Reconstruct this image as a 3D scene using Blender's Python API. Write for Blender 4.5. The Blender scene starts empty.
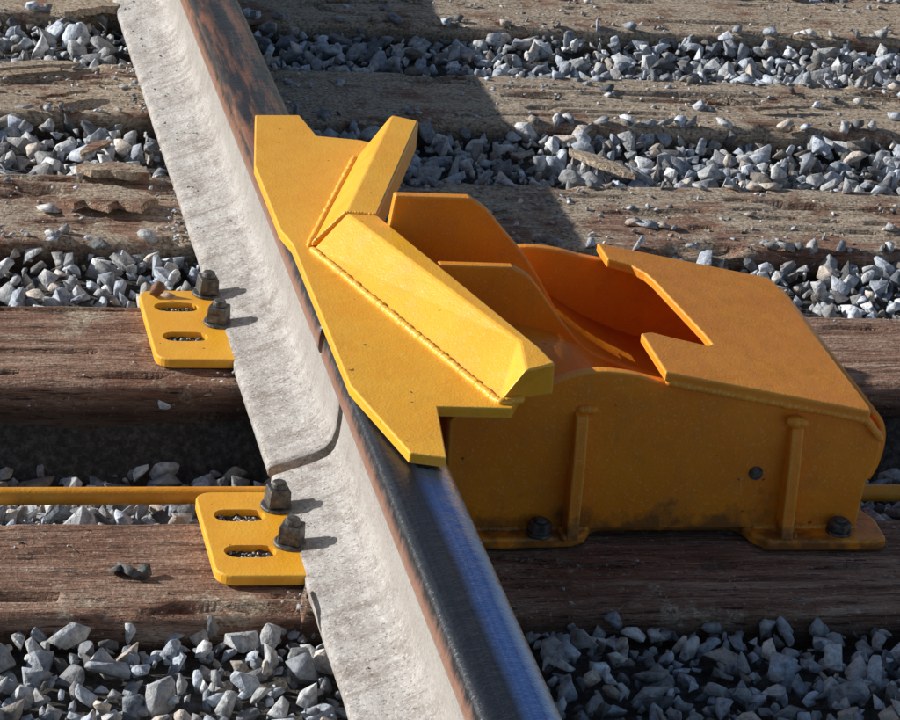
import bpy, bmesh, math, random
import numpy as np
from mathutils import Vector, Matrix, noise
random.seed(7); rng=np.random.default_rng(11)
scene=bpy.context.scene
COL=scene.collection

# ------------------------------------------------------------------ helpers
def link(o,parent=None):
    COL.objects.link(o)
    if parent: o.parent=parent
    return o
def empty(name):
    e=bpy.data.objects.new(name,None); e.empty_display_size=.05; return link(e)
def mesh_obj(name,verts,faces,mat,parent=None,smooth=False):
    me=bpy.data.meshes.new(name); me.from_pydata([tuple(v) for v in verts],[],faces); me.update()
    o=bpy.data.objects.new(name,me); link(o,parent)
    if mat: me.materials.append(mat)
    bm=bmesh.new(); bm.from_mesh(me); bmesh.ops.recalc_face_normals(bm,faces=bm.faces[:]); bm.to_mesh(me); bm.free()
    if smooth:
        for p in me.polygons: p.use_smooth=True
    return o
def bevel(o,w=.002,seg=2,ang=30):
    m=o.modifiers.new('bevel','BEVEL'); m.width=w; m.segments=seg; m.limit_method='ANGLE'; m.angle_limit=math.radians(ang)
    for p in o.data.polygons: p.use_smooth=False
    return o
def prism_z(name,pts,z0,z1,mat,parent,bw=.002,zf=None):
    n=len(pts); f=(lambda x:0) if zf is None else zf
    v=[(x,y,z0+f(x)) for x,y in pts]+[(x,y,z1+f(x)) for x,y in pts]
    fs=[tuple(range(n-1,-1,-1)),tuple(range(n,2*n))]+[(i,(i+1)%n,n+(i+1)%n,n+i) for i in range(n)]
    return bevel(mesh_obj(name,v,fs,mat,parent),bw)
def prism_y(name,pts,y0,y1,mat,parent,bw=.002):
    n=len(pts)
    v=[(x,y0,z) for x,z in pts]+[(x,y1,z) for x,z in pts]
    fs=[tuple(range(n-1,-1,-1)),tuple(range(n,2*n))]+[(i,(i+1)%n,n+(i+1)%n,n+i) for i in range(n)]
    return bevel(mesh_obj(name,v,fs,mat,parent),bw)
def weld(name,path,r,mat,parent,step=.0045,seed=0):
    bm=bmesh.new(); rr=random.Random(seed)
    for a,b in zip(path[:-1],path[1:]):
        a=Vector(a); b=Vector(b); L=(b-a).length; n=max(2,int(L/step)); q=(b-a).to_track_quat('X','Z').to_matrix().to_4x4()
        for i in range(n):
            p=a.lerp(b,(i+.5)/n)+Vector((rr.uniform(-1,1),rr.uniform(-1,1),rr.uniform(-1,1)))*r*.10
            s=r*rr.uniform(.88,1.12)
            bmesh.ops.create_icosphere(bm,subdivisions=2,radius=1,matrix=Matrix.Translation(p)@q@Matrix.Diagonal((s*1.45,s,s,1)))
    me=bpy.data.meshes.new(name); bm.to_mesh(me); bm.free()
    for p in me.polygons: p.use_smooth=True
    me.materials.append(mat); return link(bpy.data.objects.new(name,me),parent)

# ------------------------------------------------------------------ materials
def newmat(name):
    m=bpy.data.materials.new(name); m.use_nodes=True; nt=m.node_tree
    return m,nt,nt.nodes['Principled BSDF']
def coords(nt,scale=(1,1,1)):
    tc=nt.nodes.new('ShaderNodeNewGeometry'); mp=nt.nodes.new('ShaderNodeMapping'); mp.inputs['Scale'].default_value=scale
    nt.links.new(tc.outputs['Position'],mp.inputs['Vector']); return mp.outputs['Vector']
def noise_n(nt,vec,scale,detail=4,rough=.6,dist=0):
    n=nt.nodes.new('ShaderNodeTexNoise'); n.inputs['Scale'].default_value=scale; n.inputs['Detail'].default_value=detail
    n.inputs['Roughness'].default_value=rough; n.inputs['Distortion'].default_value=dist
    nt.links.new(vec,n.inputs['Vector']); return n.outputs['Fac']
def ramp(nt,fac,stops):
    r=nt.nodes.new('ShaderNodeValToRGB'); e=r.color_ramp.elements
    while len(e)<len(stops): e.new(.5)
    for el,(p,c) in zip(e,stops):
        el.position=p; el.color=(c,c,c,1) if not isinstance(c,tuple) else (*c,1)
    nt.links.new(fac,r.inputs['Fac']); return r.outputs['Color']
def mix(nt,fac,a,b,mode='MIX'):
    m=nt.nodes.new('ShaderNodeMix'); m.data_type='RGBA'; m.blend_type=mode
    for s,v in ((m.inputs[0],fac),(m.inputs[6],a),(m.inputs[7],b)):
        if isinstance(v,bpy.types.NodeSocket): nt.links.new(v,s)
        elif isinstance(v,tuple): s.default_value=(*v,1)
        else: s.default_value=v
    return m.outputs[2]
def mixfac(nt,s,k):
    q=nt.nodes.new('ShaderNodeMath'); q.operation='MULTIPLY'; q.inputs[1].default_value=k; nt.links.new(s,q.inputs[0]); return q.outputs[0]
def math_n(nt,op,a,b):
    q=nt.nodes.new('ShaderNodeMath'); q.operation=op
    for s,v in zip(q.inputs,(a,b)):
        if isinstance(v,bpy.types.NodeSocket): nt.links.new(v,s)
        else: s.default_value=v
    return q.outputs[0]
def mrange(nt,lo,hi,src,a=0.,c=1.):
    q=nt.nodes.new('ShaderNodeMapRange'); q.inputs[1].default_value=lo; q.inputs[2].default_value=hi; q.inputs[3].default_value=a; q.inputs[4].default_value=c
    nt.links.new(src,q.inputs[0]); return q.outputs[0]
def sepxyz(nt):
    geo=nt.nodes.new('ShaderNodeNewGeometry'); sp=nt.nodes.new('ShaderNodeSeparateXYZ'); nt.links.new(geo.outputs['Position'],sp.inputs[0]); return sp
def bump(nt,h,strength,dist,bsdf,prev=None):
    b=nt.nodes.new('ShaderNodeBump'); b.inputs['Strength'].default_value=strength; b.inputs['Distance'].default_value=dist
    nt.links.new(h,b.inputs['Height'])
    if prev: nt.links.new(prev,b.inputs['Normal'])
    nt.links.new(b.outputs['Normal'],bsdf.inputs['Normal']); return b.outputs['Normal']

def paint(name,c1,c2,dirt=.35,rough=.42,grime=True):
    m,nt,b=newmat(name); v=coords(nt)
    base=mix(nt,ramp(nt,noise_n(nt,v,14,3,.6),[(.3,0.),(.7,1.)]),c1,c2)
    d=ramp(nt,noise_n(nt,v,26,5,.7,.4),[(.50,0.),(.70,1.)])
    base=mix(nt,mixfac(nt,d,dirt),base,(.40,.19,.05))
    fn=noise_n(nt,v,380,2,.6)
    base=mix(nt,mixfac(nt,ramp(nt,fn,[(.60,0.),(.70,1.)]),.35),base,(.92,.66,.30))
    chips=ramp(nt,noise_n(nt,v,75,2,.55),[(.74,0.),(.755,1.)])
    base=mix(nt,mixfac(nt,chips,.8),base,(.11,.05,.025))
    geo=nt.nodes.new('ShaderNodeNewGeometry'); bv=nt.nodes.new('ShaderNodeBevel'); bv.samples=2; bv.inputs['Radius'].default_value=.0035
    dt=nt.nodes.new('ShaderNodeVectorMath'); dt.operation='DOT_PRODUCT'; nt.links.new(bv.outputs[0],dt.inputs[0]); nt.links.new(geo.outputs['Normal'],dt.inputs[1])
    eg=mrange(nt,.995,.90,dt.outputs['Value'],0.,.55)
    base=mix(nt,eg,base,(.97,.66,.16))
    if grime:
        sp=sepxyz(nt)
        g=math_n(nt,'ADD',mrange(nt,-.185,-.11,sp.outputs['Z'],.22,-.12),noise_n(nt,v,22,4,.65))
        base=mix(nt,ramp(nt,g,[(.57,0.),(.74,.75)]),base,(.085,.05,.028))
    nt.links.new(base,b.inputs['Base Color'])
    nt.links.new(mrange(nt,0.,1.,d,rough-.04,rough+.2),b.inputs['Roughness'])
    p=bump(nt,noise_n(nt,v,45,2,.5),.35,.002,b)
    bump(nt,fn,.50,.0009,b,p)
    return m
YEL=paint('crown_paint',(.98,.50,.035),(.96,.42,.020),.18,.36,False)
ORG=paint('base_paint',(.95,.33,.012),(.86,.26,.008),.26,.45)

def wood():
    m,nt,b=newmat('weathered_timber'); v=coords(nt,(2.5,24,24)); v2=coords(nt); v3=coords(nt,(9,120,120))
    g=noise_n(nt,v,3.0,5,.7,.5)
    base=ramp(nt,g,[(.30,(.12,.055,.034)),(.45,(.34,.185,.12)),(.58,(.50,.32,.225)),(.72,(.64,.49,.38))])
    blot=noise_n(nt,v2,7,4,.65)
    base=mix(nt,ramp(nt,blot,[(.35,.7),(.6,0.)]),base,(.25,.115,.065))
    fine=noise_n(nt,v3,2,3,.7)
    base=mix(nt,ramp(nt,fine,[(.33,.95),(.45,0.)]),base,(.035,.018,.012))
    sp=sepxyz(nt)
    ad=math_n(nt,'ADD',noise_n(nt,v2,10,5,.72),mrange(nt,.75,1.3,sp.outputs['Y'],-.11,.080))
    grain=noise_n(nt,v2,200,3,.7)
    sand=mix(nt,ramp(nt,grain,[(.35,0.),(.65,1.)]),(.28,.20,.135),(.74,.61,.46))
    base=mix(nt,ramp(nt,ad,[(.46,0.),(.55,1.)]),base,sand)
    base=mix(nt,ramp(nt,grain,[(.62,0.),(.66,.8)]),base,(.66,.59,.50))
    base=mix(nt,ramp(nt,grain,[(.34,.75),(.38,0.)]),base,(.07,.045,.03))
    side_shade=mrange(nt,-.225,-.193,sp.outputs['Z'],.22,1.)  # shade on the tie sides painted in: colour darkens below the top
    base=mix(nt,1.,base,side_shade,'MULTIPLY')
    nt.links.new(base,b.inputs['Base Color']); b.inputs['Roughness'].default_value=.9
    p=bump(nt,g,1.,.008,b); p=bump(nt,fine,1.,.005,b,p); bump(nt,grain,.7,.003,b,p)
    return m
WOOD=wood()

def railmat():
    m,nt,b=newmat('rail_steel'); v=coords(nt); vs=coords(nt,(60,1.5,60)); vl=coords(nt,(14,3.0,8))
    sp=sepxyz(nt)
    streak=noise_n(nt,coords(nt,(8,55,6)),1,4,.65,.3)
    dust=mix(nt,ramp(nt,noise_n(nt,vl,4,5,.7),[(.3,0.),(.7,1.)]),(.33,.31,.29),(.56,.545,.525))
    dust=mix(nt,ramp(nt,streak,[(.48,0.),(.72,.7)]),dust,(.22,.18,.155))
    big=noise_n(nt,v,24,6,.75)
    dust=mix(nt,ramp(nt,big,[(.50,0.),(.64,.75)]),dust,(.22,.18,.155))
    gr=noise_n(nt,v,300,3,.65)
    dust=mix(nt,ramp(nt,gr,[(.58,0.),(.66,.8)]),dust,(.11,.085,.07))
    dust=mix(nt,ramp(nt,gr,[(.36,.6),(.42,0.)]),dust,(.72,.70,.68))
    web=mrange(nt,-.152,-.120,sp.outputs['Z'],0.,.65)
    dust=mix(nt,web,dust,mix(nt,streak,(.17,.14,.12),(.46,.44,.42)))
    rust=mix(nt,noise_n(nt,vs,1,4,.6),(.12,.05,.03),(.38,.20,.13))
    zn=math_n(nt,'SUBTRACT',noise_n(nt,coords(nt,(5,22,5)),3,5,.75),.5)
    zz=math_n(nt,'ADD',sp.outputs['Z'],mixfac(nt,zn,.022))
    side=mix(nt,mrange(nt,-.040,-.024,zz),dust,rust)
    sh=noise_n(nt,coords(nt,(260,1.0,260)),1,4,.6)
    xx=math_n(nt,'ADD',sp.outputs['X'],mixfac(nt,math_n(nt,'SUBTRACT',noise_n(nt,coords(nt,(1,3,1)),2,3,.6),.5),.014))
    sky_band=mrange(nt,-.006,.006,xx)
    steel=mix(nt,sky_band,mix(nt,sh,(.012,.014,.020),(.14,.15,.17)),mix(nt,sh,(.06,.13,.36),(.26,.42,.85)))  # blue right half: sky reflection painted into the steel colour
    sheen_tint=mrange(nt,.018,.026,xx)
    steel=mix(nt,mixfac(nt,sheen_tint,.65),steel,(.80,.85,.95))  # pale stripe near the right edge: bright sheen painted into the colour
    far=mrange(nt,.55,1.0,sp.outputs['Y'])
    rusty=mix(nt,ramp(nt,noise_n(nt,coords(nt,(50,4,50)),1,4,.7),[(.45,0.),(.62,1.)]),(.035,.03,.03),(.28,.12,.065))
    steel=mix(nt,far,steel,rusty)
    ft=mrange(nt,-.022,-.010,zz)
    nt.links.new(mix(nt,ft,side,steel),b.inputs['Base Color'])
    nt.links.new(mixfac(nt,math_n(nt,'MULTIPLY',ft,mrange(nt,.5,1.0,sp.outputs['Y'],1.,.25)),.9),b.inputs['Metallic'])
    rr=mix(nt,ft,(.85,.85,.85),mix(nt,sky_band,(.36,.36,.36),(.20,.20,.20))); nt.links.new(rr,b.inputs['Roughness'])
    p=bump(nt,big,.7,.004,b)
    bump(nt,mix(nt,ft,gr,(.5,.5,.5)),.4,.0014,b,p)
    return m
RAIL=railmat()

def stonemat():
    m,nt,b=newmat('crushed_stone'); v=coords(nt)
    at=nt.nodes.new('ShaderNodeAttribute'); at.attribute_name='tint'
    n=noise_n(nt,v,110,4,.72)
    c=mix(nt,1.,at.outputs['Color'],ramp(nt,n,[(.32,.42),(.5,.95),(.68,1.3)]),'MULTIPLY')
    c=mix(nt,ramp(nt,noise_n(nt,v,6,3,.6),[(.52,0.),(.75,.35)]),c,(.32,.25,.18))
    nt.links.new(c,b.inputs['Base Color']); b.inputs['Roughness'].default_value=.75
    bump(nt,n,.8,.004,b)
    return m
STONE=stonemat()
def bedmat():
    m,nt,b=newmat('gritty_earth'); v=coords(nt)
    n=noise_n(nt,v,110,5,.75)
    c=ramp(nt,n,[(.3,(.03,.025,.02)),(.5,(.09,.08,.07)),(.7,(.22,.20,.18))])
    nt.links.new(c,b.inputs['Base Color']); b.inputs['Roughness'].default_value=.95
    bump(nt,n,1,.01,b); return m
BED=bedmat()
def boltmat():
    m,nt,b=newmat('oxidised_bolt'); v=coords(nt)
    n=noise_n(nt,v,130,4,.6)
    c=ramp(nt,n,[(.35,(.045,.045,.045)),(.6,(.14,.135,.13)),(.75,(.27,.21,.16))])
    nt.links.new(c,b.inputs['Base Color']); b.inputs['Metallic'].default_value=.4; b.inputs['Roughness'].default_value=.55
    bump(nt,n,.6,.002,b); return m
BOLT=boltmat()

# ------------------------------------------------------------------ ground, bed
mesh_obj('ground',[(-150,-150,-.42),(150,-150,-.42),(150,150,-.42),(-150,150,-.42)],[(0,1,2,3)],BED)
TIES=[(-1.60,-1.37),(-1.07,-.84),(-.535,-.30),(.04,.257),(.600,.834),(1.045,1.295),(1.54,1.776),(2.01,2.24)]+[(2.5+.5*i,2.73+.5*i) for i in range(6)]
TX0,TX1=-.60,2.10
def level(x,y):
    z=-.208+.014*noise.noise(Vector((x*5,y*7,1.3)))
    if .257<y<.60:
        t=(y-.257)/.343; z=-.210-.085*min(1,max(0,t-.1)*1.7)
    e=max(TX0+.02-x,x-TX1,0); z-=min(.2,e*.5)
    return z
nx,ny=150,200
xs=np.linspace(-1.8,3.3,nx); ys=np.linspace(-2.2,6,ny)
V=[];F=[]
for j,y in enumerate(ys):
    for i,x in enumerate(xs):
        z=level(x,y)-.022+.006*noise.noise(Vector((x*9,y*9,0)))
        V.append((x,y,max(z,-.41)))
for j in range(ny-1):
    for i in range(nx-1):
        a=j*nx+i; F.append((a,a+1,a+nx+1,a+nx))
mesh_obj('ballast_bed',V,F,BED,smooth=True)

# ------------------------------------------------------------------ ties
def tie(y0,y1,seed,fine):
    W=y1-y0; nl=420 if fine else 60; nt_=36 if fine else 10; ns=8
    prof=[]
    top=-.187; bot=-.37
    for k in range(ns): prof.append((0,bot+(top-bot-.008)*k/ns,0))
    for k in range(nt_+1):
        t=k/nt_; r=min(t,1-t)*W; dz=-.008*max(0,1-r/.012)**2; prof.append((t,top+dz,1))
    for k in range(ns): prof.append((1,top-.008-(top-bot-.008)*(k+1)/ns,0))
    V=[];m=len(prof)
    for i in range(nl+1):
        x=TX0+(TX1-TX0)*i/nl+ (random.uniform(-.001,.001))
        for t,z,istop in prof:
            y=y0+W*t
            g=noise.noise(Vector((x*4.5,y*42,z*38+seed*5.3))); g2=noise.noise(Vector((x*2.1,y*11,seed*3.1)))
            c=noise.noise(Vector((x*1.6,y*24+seed+.3*g,seed*9.7)))
            crack=-.018*max(0,1-abs(c)/.05) if noise.noise(Vector((x*2,y*9,seed)))>-.15 else 0
            e=noise.noise(Vector((x*8,seed*2.2+t*3,z*30)))+.5*noise.noise(Vector((x*26,seed*2.2+t*3,z*60)))
            if istop:
                ed=(t<.10 or t>.90)
                V.append((x,y+e*.003,z+g*.0030+g2*.0035+(crack if .04<t<.96 else 0)-(.022*max(0,e-.20) if ed else 0)))
            else: V.append((x,y+g*.003+e*.005,z))
    F=[]
    for i in range(nl):
        for k in range(m-1):
            a=i*m+k; F.append((a,a+1,a+m+1,a+m))
    F.append(tuple(range(m))); F.append(tuple(range(nl*m+m-1,nl*m-1,-1)))
    mesh_obj('railroad_tie',V,F,WOOD,smooth=True)
for i,(a,b) in enumerate(TIES): tie(a,b,i+1,-.1<a<2.4)

# ------------------------------------------------------------------ rails
half=[(.0,0.0),(.012,-.0001),(.022,-.0006),(.029,-.002),(.0335,-.0045),(.0362,-.009),(.0375,-.016),(.038,-.030),(.0365,-.034),(.030,-.0375),(.020,-.042),(.013,-.048),(.0098,-.058),(.0088,-.080),(.009,-.105),(.0105,-.125),(.0145,-.140),(.022,-.149),(.035,-.1555),(.055,-.163),(.074,-.1695),(.0795,-.1715),(.0815,-.1745),(.0815,-.182),(.079,-.185)]
def rail(cx,segs,parent):
    full=[(x,z) for x,z in half]+[(-x,z) for x,z in reversed(half[1:])]
    for si,(y0,y1) in enumerate(segs):
        n=len(full); K=max(2,int((y1-y0)/.012)); V=[];F=[]
        for k in range(K+1):
            y=y0+(y1-y0)*k/K
            for x,z in full:
                low=1 if z<-.05 else .12
                d=.0006*low*noise.noise(Vector((x*30,y*18,z*30)))
                ex=(.0007*noise.noise(Vector((0,y*26,cx))) if z<-.168 else 0)
                V.append((cx+x+(d+ex)*(1 if x>0 else -1),y,z+d*.6))
        for k in range(K):
            for j in range(n):
                a=k*n+j;b_=k*n+(j+1)%n; F.append((a,b_,b_+n,a+n))
        F.append(tuple(range(n))); F.append(tuple(range(K*n+n-1,K*n-1,-1)))
        o=mesh_obj('rail_length_%d'%(si+1),V,F,RAIL,parent,smooth=True)
        for p in o.data.polygons:
            if len(p.vertices)>4: p.use_smooth=False
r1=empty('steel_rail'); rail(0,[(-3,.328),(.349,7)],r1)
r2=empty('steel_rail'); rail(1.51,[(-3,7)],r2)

# ------------------------------------------------------------------ derail
D=empty('railroad_derail')
crown=[(-.020,.977),(.037,.981),(.047,.905),(.10,.893),(.125,.875),(.06,.62),(.052,.53),(.15,.17),(.118,.101),(.041,.105),(.027,-.013),(-.008,-.002),(-.040,.156),(-.040,.540),(-.0475,.585),(-.047,.795)]
prism_z('crown_plate',crown,.003,.015,YEL,D,.0015)
def solid(name,v,f): return bevel(mesh_obj(name,v,f,YEL,D),.0025,2,25)
zt=.055; zb=.0155
v=[(-.020,.523,zb),(.108,.115,zb),(.168,.133,zb),(.062,.53,zb),
   (.019,.537,zt),(.139,.182,zt),(.128,.104,zt),(.164,.124,zt),(.157,.162,zt),(.053,.532,zt)]
solid('deflector_bar_long',v,[(0,3,2,1),(4,5,8,9),(5,6,7,8),(0,1,5,4),(1,6,5),(1,2,7,6),(2,8,7),(2,3,9,8),(3,0,4,9)])
zb2=.0158; zt2=.0553
v=[(-.022,.530,zb2),(.083,.825,zb2),(.133,.880,zb2),(.163,.855,zb2),(.062,.56,zb2),
   (.018,.539,zt2),(.133,.875,zt2),(.163,.855,zt2),(.0535,.534,zt2)]
solid('deflector_bar_short',v,[(0,1,2,3,4),(5,8,7,6),(0,5,6,1),(1,6,2),(2,6,7,3),(3,7,8,4),(4,8,5,0)])
weld('bar_weld_long',[(-.020,.520,.0160),(.106,.113,.0160)],.0044,YEL,D,.0036,seed=1)
weld('bar_weld_short',[(-.022,.535,.0160),(.080,.822,.0160)],.0040,YEL,D,.0036,seed=2)
weld('bar_weld_end',[(.108,.112,.0165),(.130,.118,.0165)],.0046,YEL,D,seed=3)
weld('bar_weld_mitre',[(-.018,.532,.020),(.018,.540,.0545),(.050,.535,.0542)],.0022,YEL,D,.003,seed=4)
def smoothpts(p,n=5):
    out=[]
    for i in range(len(p)-1):
        p0=Vector(p[max(0,i-1)]);p1=Vector(p[i]);p2=Vector(p[i+1]);p3=Vector(p[min(len(p)-1,i+2)])
        for k in range(n):
            t=k/n; out.append(tuple(.5*((2*p1)+(-p0+p2)*t+(2*p0-5*p1+4*p2-p3)*t*t+(-p0+3*p1-3*p2+p3)*t**3)))
    out.append(tuple(p[-1])); return out
cv=smoothpts([(.150,.090),(.172,.075),(.190,.055),(.227,.013),(.270,-.051),(.300,-.090),(.340,-.11)])
prism_y('carrier_arm_rear',[(.055,.000),(.0645,.091)]+cv+[(.34,-.15),(.095,-.15),(.07,-.05)],.50,.513,ORG,D)
cv=smoothpts([(.180,.049),(.200,.038),(.217,.019),(.248,-.020),(.281,-.052),(.330,-.072),(.37,-.085)])
prism_y('carrier_arm_front',[(.060,.000),(.098,.0145),(.098,.0505)]+cv+[(.37,-.15),(.095,-.15),(.07,-.05)],.397,.409,ORG,D)
prism_y('carrier_rib',[(.060,.0),(.12,.0),(.16,-.03),(.24,-.10),(.24,-.15),(.09,-.15)],.30,.312,ORG,D)
zf=lambda x: .018-.19*(x-.30)
hump=smoothpts([(.155,-.012),(.180,-.002),(.205,.009),(.234,.014),(.268,.011),(.298,.0035)],4)
endc=[(.538,-.0405),(.550,-.047),(.5575,-.060),(.560,-.075),(.558,-.095),(.549,-.120),(.546,-.1715)]
wall=[(.084,-.1715),(.078,-.045),(.10,-.017)]+hump+endc
prism_y('base_wall_front',wall,.196,.208,ORG,D)
prism_y('base_wall_rear',wall,.545,.557,ORG,D)
C_=[(.303,.187),(.538,.187),(.541,.20),(.541,.548),(.536,.562),(.322,.562),(.322,.512),(.350,.507),(.362,.490),(.367,.470),(.386,.330),(.388,.300),(.380,.292),(.340,.296),(.318,.300),(.303,.290)]
prism_z('cover_plate',C_,-.011,0,ORG,D,.002,zf)
def sheet(name,pts,y0,y1,th,mat):
    V=[(x,y0,z) for x,z in pts]+[(x,y1,z) for x,z in pts]; n=len(pts)
    o=mesh_obj(name,V,[(i,i+1,n+i+1,n+i) for i in range(n-1)],mat,D,smooth=True)
    s=o.modifiers.new('s','SOLIDIFY'); s.thickness=th; s.offset=0; return o
sheet('cover_curl',smoothpts([(.536,-.0335),(.549,-.039),(.560,-.052),(.565,-.072),(.562,-.100),(.555,-.118)],4),.2085,.5445,.008,ORG)
sheet('inner_floor',smoothpts([(.10,-.03),(.17,-.022),(.24,-.035),(.31,-.075),(.40,-.105),(.545,-.115)],4),.2085,.5445,.008,ORG)
weld('cover_weld',[(.31,.190,zf(.31)-.012),(.535,.190,zf(.535)-.012),(.556,.192,-.062)],.0045,ORG,D,.004,seed=5)
weld('rib_weld',[(.218,.195,-.03),(.232,.195,-.03)],.005,ORG,D,seed=6)
fl=[(.084,.174),(.150,.172),(.222,.176),(.236,.184),(.248,.205),(.26,.2125),(.405,.2125),(.416,.205),(.424,.180),(.436,.164),(.560,.163),(.573,.170),(.575,.215),(.560,.26),(.560,.66),(.084,.66)]
prism_z('base_flange',fl,-.1835,-.171,ORG,D,.003)
def gusset(name,x,zt_,yb=.168):
    th=.0135
    a=[(.1965,zt_),(.186,zt_-.003),(.178,zt_-.05),(yb+.004,-.150),(yb,-.1722),(.1965,-.1722)]
    v=[(x,y,z) for y,z in a]+[(x+th,y,z) for y,z in a]; n=len(a)
    bevel(mesh_obj(name,v,[tuple(range(n)),tuple(range(2*n-1,n-1,-1))]+[(i,(i+1)%n,n+(i+1)%n,n+i) for i in range(n)],ORG,D),.002)
gusset('gusset_left',.212,-.032); gusset('gusset_right',.452,-.040)
weld('gusset_cap',[(.452,.187,-.040),(.465,.187,-.042)],.007,ORG,D,seed=8)
weld('gusset_foot_l',[(.210,.172,-.170),(.210,.194,-.170)],.004,ORG,D,seed=9)
weld('gusset_foot_r',[(.468,.172,-.170),(.468,.194,-.170)],.004,ORG,D,seed=10)
weld('wall_foot',[(.10,.1955,-.171),(.24,.1955,-.171)],.0035,ORG,D,seed=12)
weld('wall_foot_r',[(.43,.1955,-.171),(.545,.1955,-.171)],.0035,ORG,D,seed=13)
bm=bmesh.new(); bmesh.ops.create_cone(bm,cap_ends=True,segments=20,radius1=.008,radius2=.0075,depth=.003,matrix=Matrix.Translation((.422,.195,-.105))@Matrix.Rotation(math.pi/2,4,'X'))
me=bpy.data.meshes.new('wall_hole_disc'); bm.to_mesh(me); bm.free(); me.materials.append(BOLT); link(bpy.data.objects.new('wall_hole_disc',me),D)  # dark disc added on the front wall to stand for a small hole

# ------------------------------------------------------------------ bolts
def boltgeo(name,x,y,z,parent,r=.0135,h=.024,rot=.2,sq=True):
    bm=bmesh.new()
    T=Matrix.Translation((x,y,z))@Matrix.Rotation(rot,4,'Z')@Matrix.Rotation(.05,4,'X')
    bmesh.ops.create_cone(bm,cap_ends=True,segments=24,radius1=r*1.35,radius2=r*1.3,depth=.004,matrix=T@Matrix.Translation((0,0,.002)))
    seg=4 if sq else 6
    bmesh.ops.create_cone(bm,cap_ends=True,segments=seg,radius1=r*1.28,radius2=r*1.18,depth=h*.70,matrix=T@Matrix.Translation((0,0,.004+h*.35)))
    bmesh.ops.create_cone(bm,cap_ends=True,segments=18,radius1=r*.66,radius2=r*.55,depth=h*.25,matrix=T@Matrix.Translation((0,0,.004+h*.70+h*.12)))
    me=bpy.data.meshes.new(name); bm.to_mesh(me); bm.free(); me.materials.append(BOLT)
    o=link(bpy.data.objects.new(name,me),parent); bevel(o,.0016,2); return o
boltgeo('foot_bolt_left',.185,.184,-.171,D,.011,.016,.3,False)
boltgeo('foot_bolt_right',.522,.184,-.171,D,.011,.014,.1,False)

# ------------------------------------------------------------------ hold-down plates
def slot_plate(y0,y1,b1,b2,slots):
    P=empty('slotted_tie_plate')
    x0,x1=-.172,-.076; c=.020
    z0,z1=-.1835,-.1715
    def arc(cx,cy,a0,a1,r,n=6): return [(cx+r*math.cos(math.radians(a0+(a1-a0)*k/n)),cy+r*math.sin(math.radians(a0+(a1-a0)*k/n))) for k in range(n+1)]
    outer=[(x1,y0)]+[(x1,y1)]+arc(x0+c,y1-c,90,180,c)+arc(x0+c,y0+c,180,270,c)
    o=prism_z('plate',outer,z0,z1,YEL,P,.0018)
    for (sx0,sx1,sy,h) in slots:
        r=h/2
        s=[*arc(sx1-r,sy,-90,90,r),*arc(sx0+r,sy,90,270,r)]
        n=len(s)
        cut=mesh_obj('cut',[(x,y,-.2) for x,y in s]+[(x,y,-.15) for x,y in s],[tuple(range(n-1,-1,-1)),tuple(range(n,2*n))]+[(i,(i+1)%n,n+(i+1)%n,n+i) for i in range(n)],None)
        m=o.modifiers.new('b','BOOLEAN'); m.object=cut; m.operation='DIFFERENCE'; m.solver='EXACT'
        bpy.context.view_layer.update()
        dg=bpy.context.evaluated_depsgraph_get(); me=bpy.data.meshes.new_from_object(o.evaluated_get(dg))
        o.modifiers.clear(); o.data=me; bpy.data.objects.remove(cut)
        G=[];Fq=[];gx,gy=16,7
        for j in range(gy+1):
            for i in range(gx+1):
                X=sx0+(sx1-sx0)*i/gx; Y=sy-h/2+h*j/gy
                G.append((X,Y,-.1790+.004*noise.noise(Vector((X*150,Y*150,1)))))
        for j in range(gy):
            for i in range(gx): a=j*(gx+1)+i; Fq.append((a,a+1,a+gx+2,a+gx+1))
        mesh_obj('slot_dirt',G,Fq,BED,P,smooth=True)
    boltgeo('bolt_a',-.086,b1,-.1715,P,.0135,.029,.35); boltgeo('bolt_b',-.088,b2,-.1715,P,.0135,.029,.9)
slot_plate(.096,.288,.165,.250,[(-.158,-.103,.232,.028),(-.158,-.103,.150,.028)])
slot_plate(.638,.848,.745,.835,[(-.158,-.103,.795,.028),(-.158,-.103,.705,.028)])

# ------------------------------------------------------------------ rod
K=60
R=empty('operating_rod')
V=[];F=[]
for k in range(K+1):
    x=-1.1+2.6*k/K
    for a in range(20):
        t=2*math.pi*a/20; V.append((x,.332+.0098*math.cos(t)+.0008*math.sin(x*5),-.1975+.0098*math.sin(t)))
for k in range(K):
    for a in range(20): F.append((k*20+a,k*20+(a+1)%20,(k+1)*20+(a+1)%20,(k+1)*20+a))
F.append(tuple(range(20))); F.append(tuple(range(K*20+19,K*20-1,-1)))
mesh_obj('rod',V,F,ORG,R,smooth=True)
R.children[0].data.materials.clear(); ROD=paint('rod_paint',(.90,.40,.03),(.80,.30,.015),.45,.5,False); R.children[0].data.materials.append(ROD)

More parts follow.
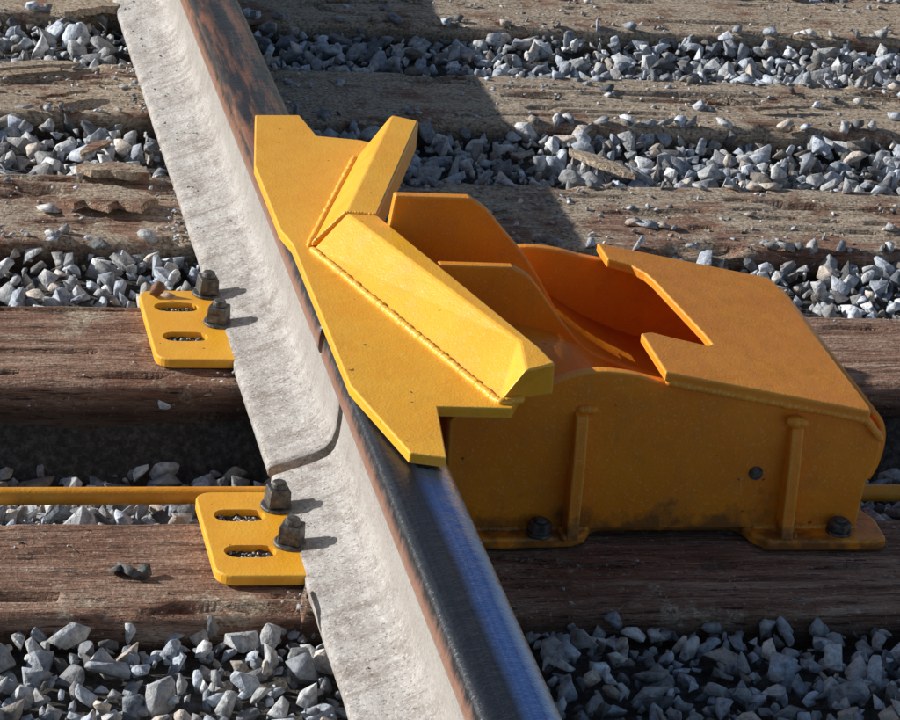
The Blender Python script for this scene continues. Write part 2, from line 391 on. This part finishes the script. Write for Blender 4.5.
# ------------------------------------------------------------------ stones
def make_protos(bev,cnt,seed0):
    out=[]
    for s in range(cnt):
        bm=bmesh.new(); r=random.Random(seed0+s)
        n=r.randint(8,13); ax=(r.uniform(.95,1.2),r.uniform(.65,.9),r.uniform(.42,.72))
        for i in range(n):
            d=Vector((r.gauss(0,1),r.gauss(0,1),r.gauss(0,1))).normalized()*r.uniform(.85,1.12)
            bm.verts.new((d.x*ax[0],d.y*ax[1],d.z*ax[2]))
        res=bmesh.ops.convex_hull(bm,input=bm.verts[:])
        junk=list({g for g in res['geom_interior']+res['geom_unused'] if isinstance(g,bmesh.types.BMVert)})
        bmesh.ops.delete(bm,geom=junk,context='VERTS')
        if bev: bmesh.ops.bevel(bm,geom=bm.edges[:],offset=.045,segments=1,affect='EDGES',clamp_overlap=True)
        bmesh.ops.triangulate(bm,faces=bm.faces[:])
        bm.verts.ensure_lookup_table(); bm.verts.index_update()
        out.append((np.array([v.co[:] for v in bm.verts]),np.array([[v.index for v in f.verts] for f in bm.faces])))
        bm.free()
    return out
HI=make_protos(True,18,100); LO=make_protos(False,12,300)
def randrot(n,flat=False):
    q=rng.normal(size=(n,4))
    if flat: q[:,1:3]*=.12          # lying on the broad side
    q/=np.linalg.norm(q,axis=1)[:,None]; w,x,y,z=q.T
    return np.stack([1-2*(y*y+z*z),2*(x*y-z*w),2*(x*z+y*w),2*(x*y+z*w),1-2*(x*x+z*z),2*(y*z-x*w),2*(x*z-y*w),2*(y*z+x*w),1-2*(x*x+y*y)],1).reshape(n,3,3)
def build_stones(name,P,S,T,protos,flat=False):
    P=np.array(P);S=np.array(S);T=np.array(T);n=len(P);Rm=randrot(n,flat); pid=rng.integers(0,len(protos),n)
    vs=[];fs=[];cs=[];off=0
    for k,(pv,pf) in enumerate(protos):
        idx=np.where(pid==k)[0]
        if len(idx)==0: continue
        v=np.einsum('nij,vj->nvi',Rm[idx],pv)*S[idx][:,None,None]+P[idx][:,None,:]
        m=len(pv); f=pf[None]+ (off+np.arange(len(idx))*m)[:,None,None]
        vs.append(v.reshape(-1,3)); fs.append(f.reshape(-1,3)); cs.append(np.repeat(T[idx],m,axis=0)); off+=m*len(idx)
    v=np.concatenate(vs);f=np.concatenate(fs);c=np.concatenate(cs)
    me=bpy.data.meshes.new(name); me.vertices.add(len(v)); me.vertices.foreach_set('co',v.ravel().astype(np.float32))
    me.loops.add(f.size); me.loops.foreach_set('vertex_index',f.ravel().astype(np.int32))
    me.polygons.add(len(f)); me.polygons.foreach_set('loop_start',(np.arange(len(f))*3).astype(np.int32)); me.polygons.foreach_set('loop_total',np.full(len(f),3,np.int32))
    me.update(calc_edges=True)
    a=me.attributes.new('tint','FLOAT_COLOR','POINT'); a.data.foreach_set('color',np.concatenate([c,np.ones((len(c),1))],1).ravel().astype(np.float32))
    me.materials.append(STONE); return link(bpy.data.objects.new(name,me))
def tints(n):
    g=np.clip(rng.normal(.47,.19,n),.12,.90)
    w=rng.random(n); t=np.stack([g*.98,g,g*1.02],1)
    warm=w<.14; t[warm]*=np.array([1.14,.98,.84]); cool=w>.6; t[cool]*=np.array([.90,.97,1.08])
    return t
def in_tie(y,m=0): return any(a-m<y<b+m for a,b in TIES)
def scatter(P,S,x0,x1,y0,y1,sp,smin,smax,dz,skip=None):
    for y in np.arange(y0,y1,sp):
        for x in np.arange(x0,x1,sp):
            px=x+random.uniform(-.5,.5)*sp; py=y+random.uniform(-.5,.5)*sp
            if TX0-.01<px<TX1+.01 and in_tie(py,-.004): continue
            if skip and skip(px,py): continue
            s=smin+(smax-smin)*random.random()**1.6
            P.append((px,py,level(px,py)+dz+random.uniform(-.006,.007))); S.append(s)
def clean(P,S):
    keep=[i for i,p in enumerate(P) if not ((abs(p[0])<.095 or abs(p[0]-1.51)<.095) and p[2]+S[i]*.8>-.190) and not (.08<p[0]<.57 and .165<p[1]<.66 and p[2]+S[i]*.8>-.19) and not (abs(p[1]-.332)<.021 and p[2]+S[i]>-.200)]
    return [P[i] for i in keep],[S[i] for i in keep]
P=[];S=[]
scatter(P,S,-.60,1.40,-.30,2.6,.019,.006,.014,-.005)
scatter(P,S,-.60,1.40,-.30,2.6,.031,.012,.027,.003)
P,S=clean(P,S); build_stones('ballast_gravel',P,S,tints(len(P)),HI)
P=[];S=[]
core=lambda x,y: -.60<x<1.40 and -.30<y<2.6
scatter(P,S,-1.7,3.2,-2.1,5.4,.045,.020,.031,-.004,core)
P,S=clean(P,S); build_stones('ballast_gravel',P,S,tints(len(P)),LO)
P=[];S=[]
def onties(n,ylo,yhi,smin,smax,xlo=-.55,xhi=1.45,th=.35):
    for _ in range(n):
        x=random.uniform(xlo,xhi); y=random.uniform(ylo,yhi)
        if not in_tie(y,-.005): continue
        if abs(x)<.095 or (.07<x<.6 and .15<y<.7): continue
        if -.18<x<-.07 and (.09<y<.295 or .63<y<.855): continue
        if noise.noise(Vector((x*4,y*6,3)))<random.uniform(-.5,th): continue
        s=random.uniform(smin,smax); P.append((x,y,-.187+s*.35)); S.append(s)
onties(4600,1.0,2.3,.0018,.006)
onties(340,1.0,2.3,.008,.015)
onties(900,0,.9,.0010,.0032)
onties(30,1.0,2.3,.014,.022)
for a,b in TIES:
    for _ in range(70 if a>1 else 0):
        x=random.uniform(-.55,1.45)
        if abs(x)<.11 or (.07<x<.6 and .15<b<.7): continue
        s=random.uniform(.009,.018); P.append((x,(a+.012 if random.random()<.5 else b-.012),-.187+s*.35)); S.append(s)
for _ in range(420):
    y=random.uniform(-.3,2.4); x=-.079-abs(random.gauss(0,.014))
    if .09<y<.295 or .63<y<.855: continue
    if not in_tie(y): continue
    s=random.uniform(.0015,.005); P.append((x,y,-.185+s*.4)); S.append(s)
for _ in range(170):
    y=random.uniform(-.3,2.4); u=random.uniform(.03,.074); z=-.1540-.0155*(u-.035)/.039
    s=random.uniform(.0005,.0014) if y<1 else random.uniform(.0008,.0028); P.append((-u,y,z+s*.3)); S.append(s)
for x0,x1,yy in ((-.15,-.11,.232),(-.15,-.11,.15),(-.15,-.11,.795),(-.15,-.11,.705)):
    for _ in range(45):
        s=random.uniform(.0010,.0030); P.append((random.uniform(x0,x1),yy+random.uniform(-.01,.01),-.1785+s*.4)); S.append(s)
for x,y,s in [(-.33,-.01,.024),(-.19,.01,.015),(-.255,1.15,.019)]: P.append((x,y,-.187+s*.3)); S.append(s)
build_stones('loose_gravel',P,S,tints(len(P)),LO,True)
P=[(-.255,.135,-.182),(-.243,.128,-.183),(-.270,.138,-.183)]; S=[.017,.013,.012]
build_stones('stone_chip',P,S,np.full((3,3),.13),LO,True)
# rusty chip lying on the far slotted plate
P=[(-.150,.828,-.163),(-.138,.815,-.165)]; S=[.013,.010]
build_stones('stone_chip',P,S,np.array([[.26,.13,.07],[.45,.36,.30]]),LO,True)

def splinter(x,y,l,w,rot,z=-.180,h=.004):
    n=9; V=[];F=[]
    for k in range(n+1):
        t=k/n; ww=w*(1-abs(2*t-1)**3)*random.uniform(.7,1.05)+.001
        cx=(t-.5)*l; cy=random.uniform(-.12,.12)*w
        for dy,dz in ((-ww/2,0),(ww/2,0),(ww*.4,h),(-ww*.4,h)):
            p=Matrix.Rotation(rot,3,'Z')@Vector((cx,cy+dy,dz+.003*math.sin(t*3))); V.append((x+p.x,y+p.y,z+p.z))
    for k in range(n):
        for j in range(4): F.append((k*4+j,k*4+(j+1)%4,(k+1)*4+(j+1)%4,(k+1)*4+j))
    F+= [(0,1,2,3),tuple(n*4+j for j in (3,2,1,0))]
    mesh_obj('wood_splinter',V,F,WOOD)
for a in [(-.175,1.17,.13,.085,.05,-.181,.008),(-.16,1.27,.10,.05,-.2,-.180,.010),(-.24,1.72,.16,.035,.2),(-.17,1.40,.08,.02,.9,-.19),(.55,1.36,.13,.03,-1.0,-.185,.008),(-.093,.03,.07,.006,1.4,-.172),(.9,1.62,.10,.02,.1),(-.2,1.60,.09,.03,.5),(-.13,2.0,.12,.06,.4,-.18,.01)]: splinter(*a)

# ------------------------------------------------------------------ light
sd=Vector((-1,.38,.435)).normalized()
sun=bpy.data.lights.new('sun','SUN'); sun.energy=5.0; sun.angle=math.radians(.5); sun.color=(1,.97,.92)
so=link(bpy.data.objects.new('sun',sun)); so.rotation_euler=sd.to_track_quat('Z','Y').to_euler()
w=bpy.data.worlds.new('World'); scene.world=w; w.use_nodes=True; nt=w.node_tree
sky=nt.nodes.new('ShaderNodeTexSky'); sky.sky_type='NISHITA'; sky.sun_disc=False
sky.sun_elevation=math.asin(sd.z); sky.sun_rotation=math.atan2(sd.x,sd.y)
bg=nt.nodes['Background']; nt.links.new(sky.outputs[0],bg.inputs[0]); bg.inputs[1].default_value=.075

# ------------------------------------------------------------------ camera
cam=bpy.data.cameras.new('camera'); co=link(bpy.data.objects.new('camera',cam)); scene.camera=co
M=Matrix(((.9755,-.00646,-.2196),(-.1981,.4065,-.8919),(.0951,.9135,.3953)))
q=M.to_quaternion(); q.normalize()
co.rotation_mode='QUATERNION'; co.rotation_quaternion=q; co.location=(-.6249,-2.6317,1.2789)
cam.sensor_width=36; cam.lens=122.44; cam.clip_start=.05; cam.clip_end=600
scene.view_settings.view_transform='Standard'; scene.view_settings.look='None'; scene.view_settings.exposure=0
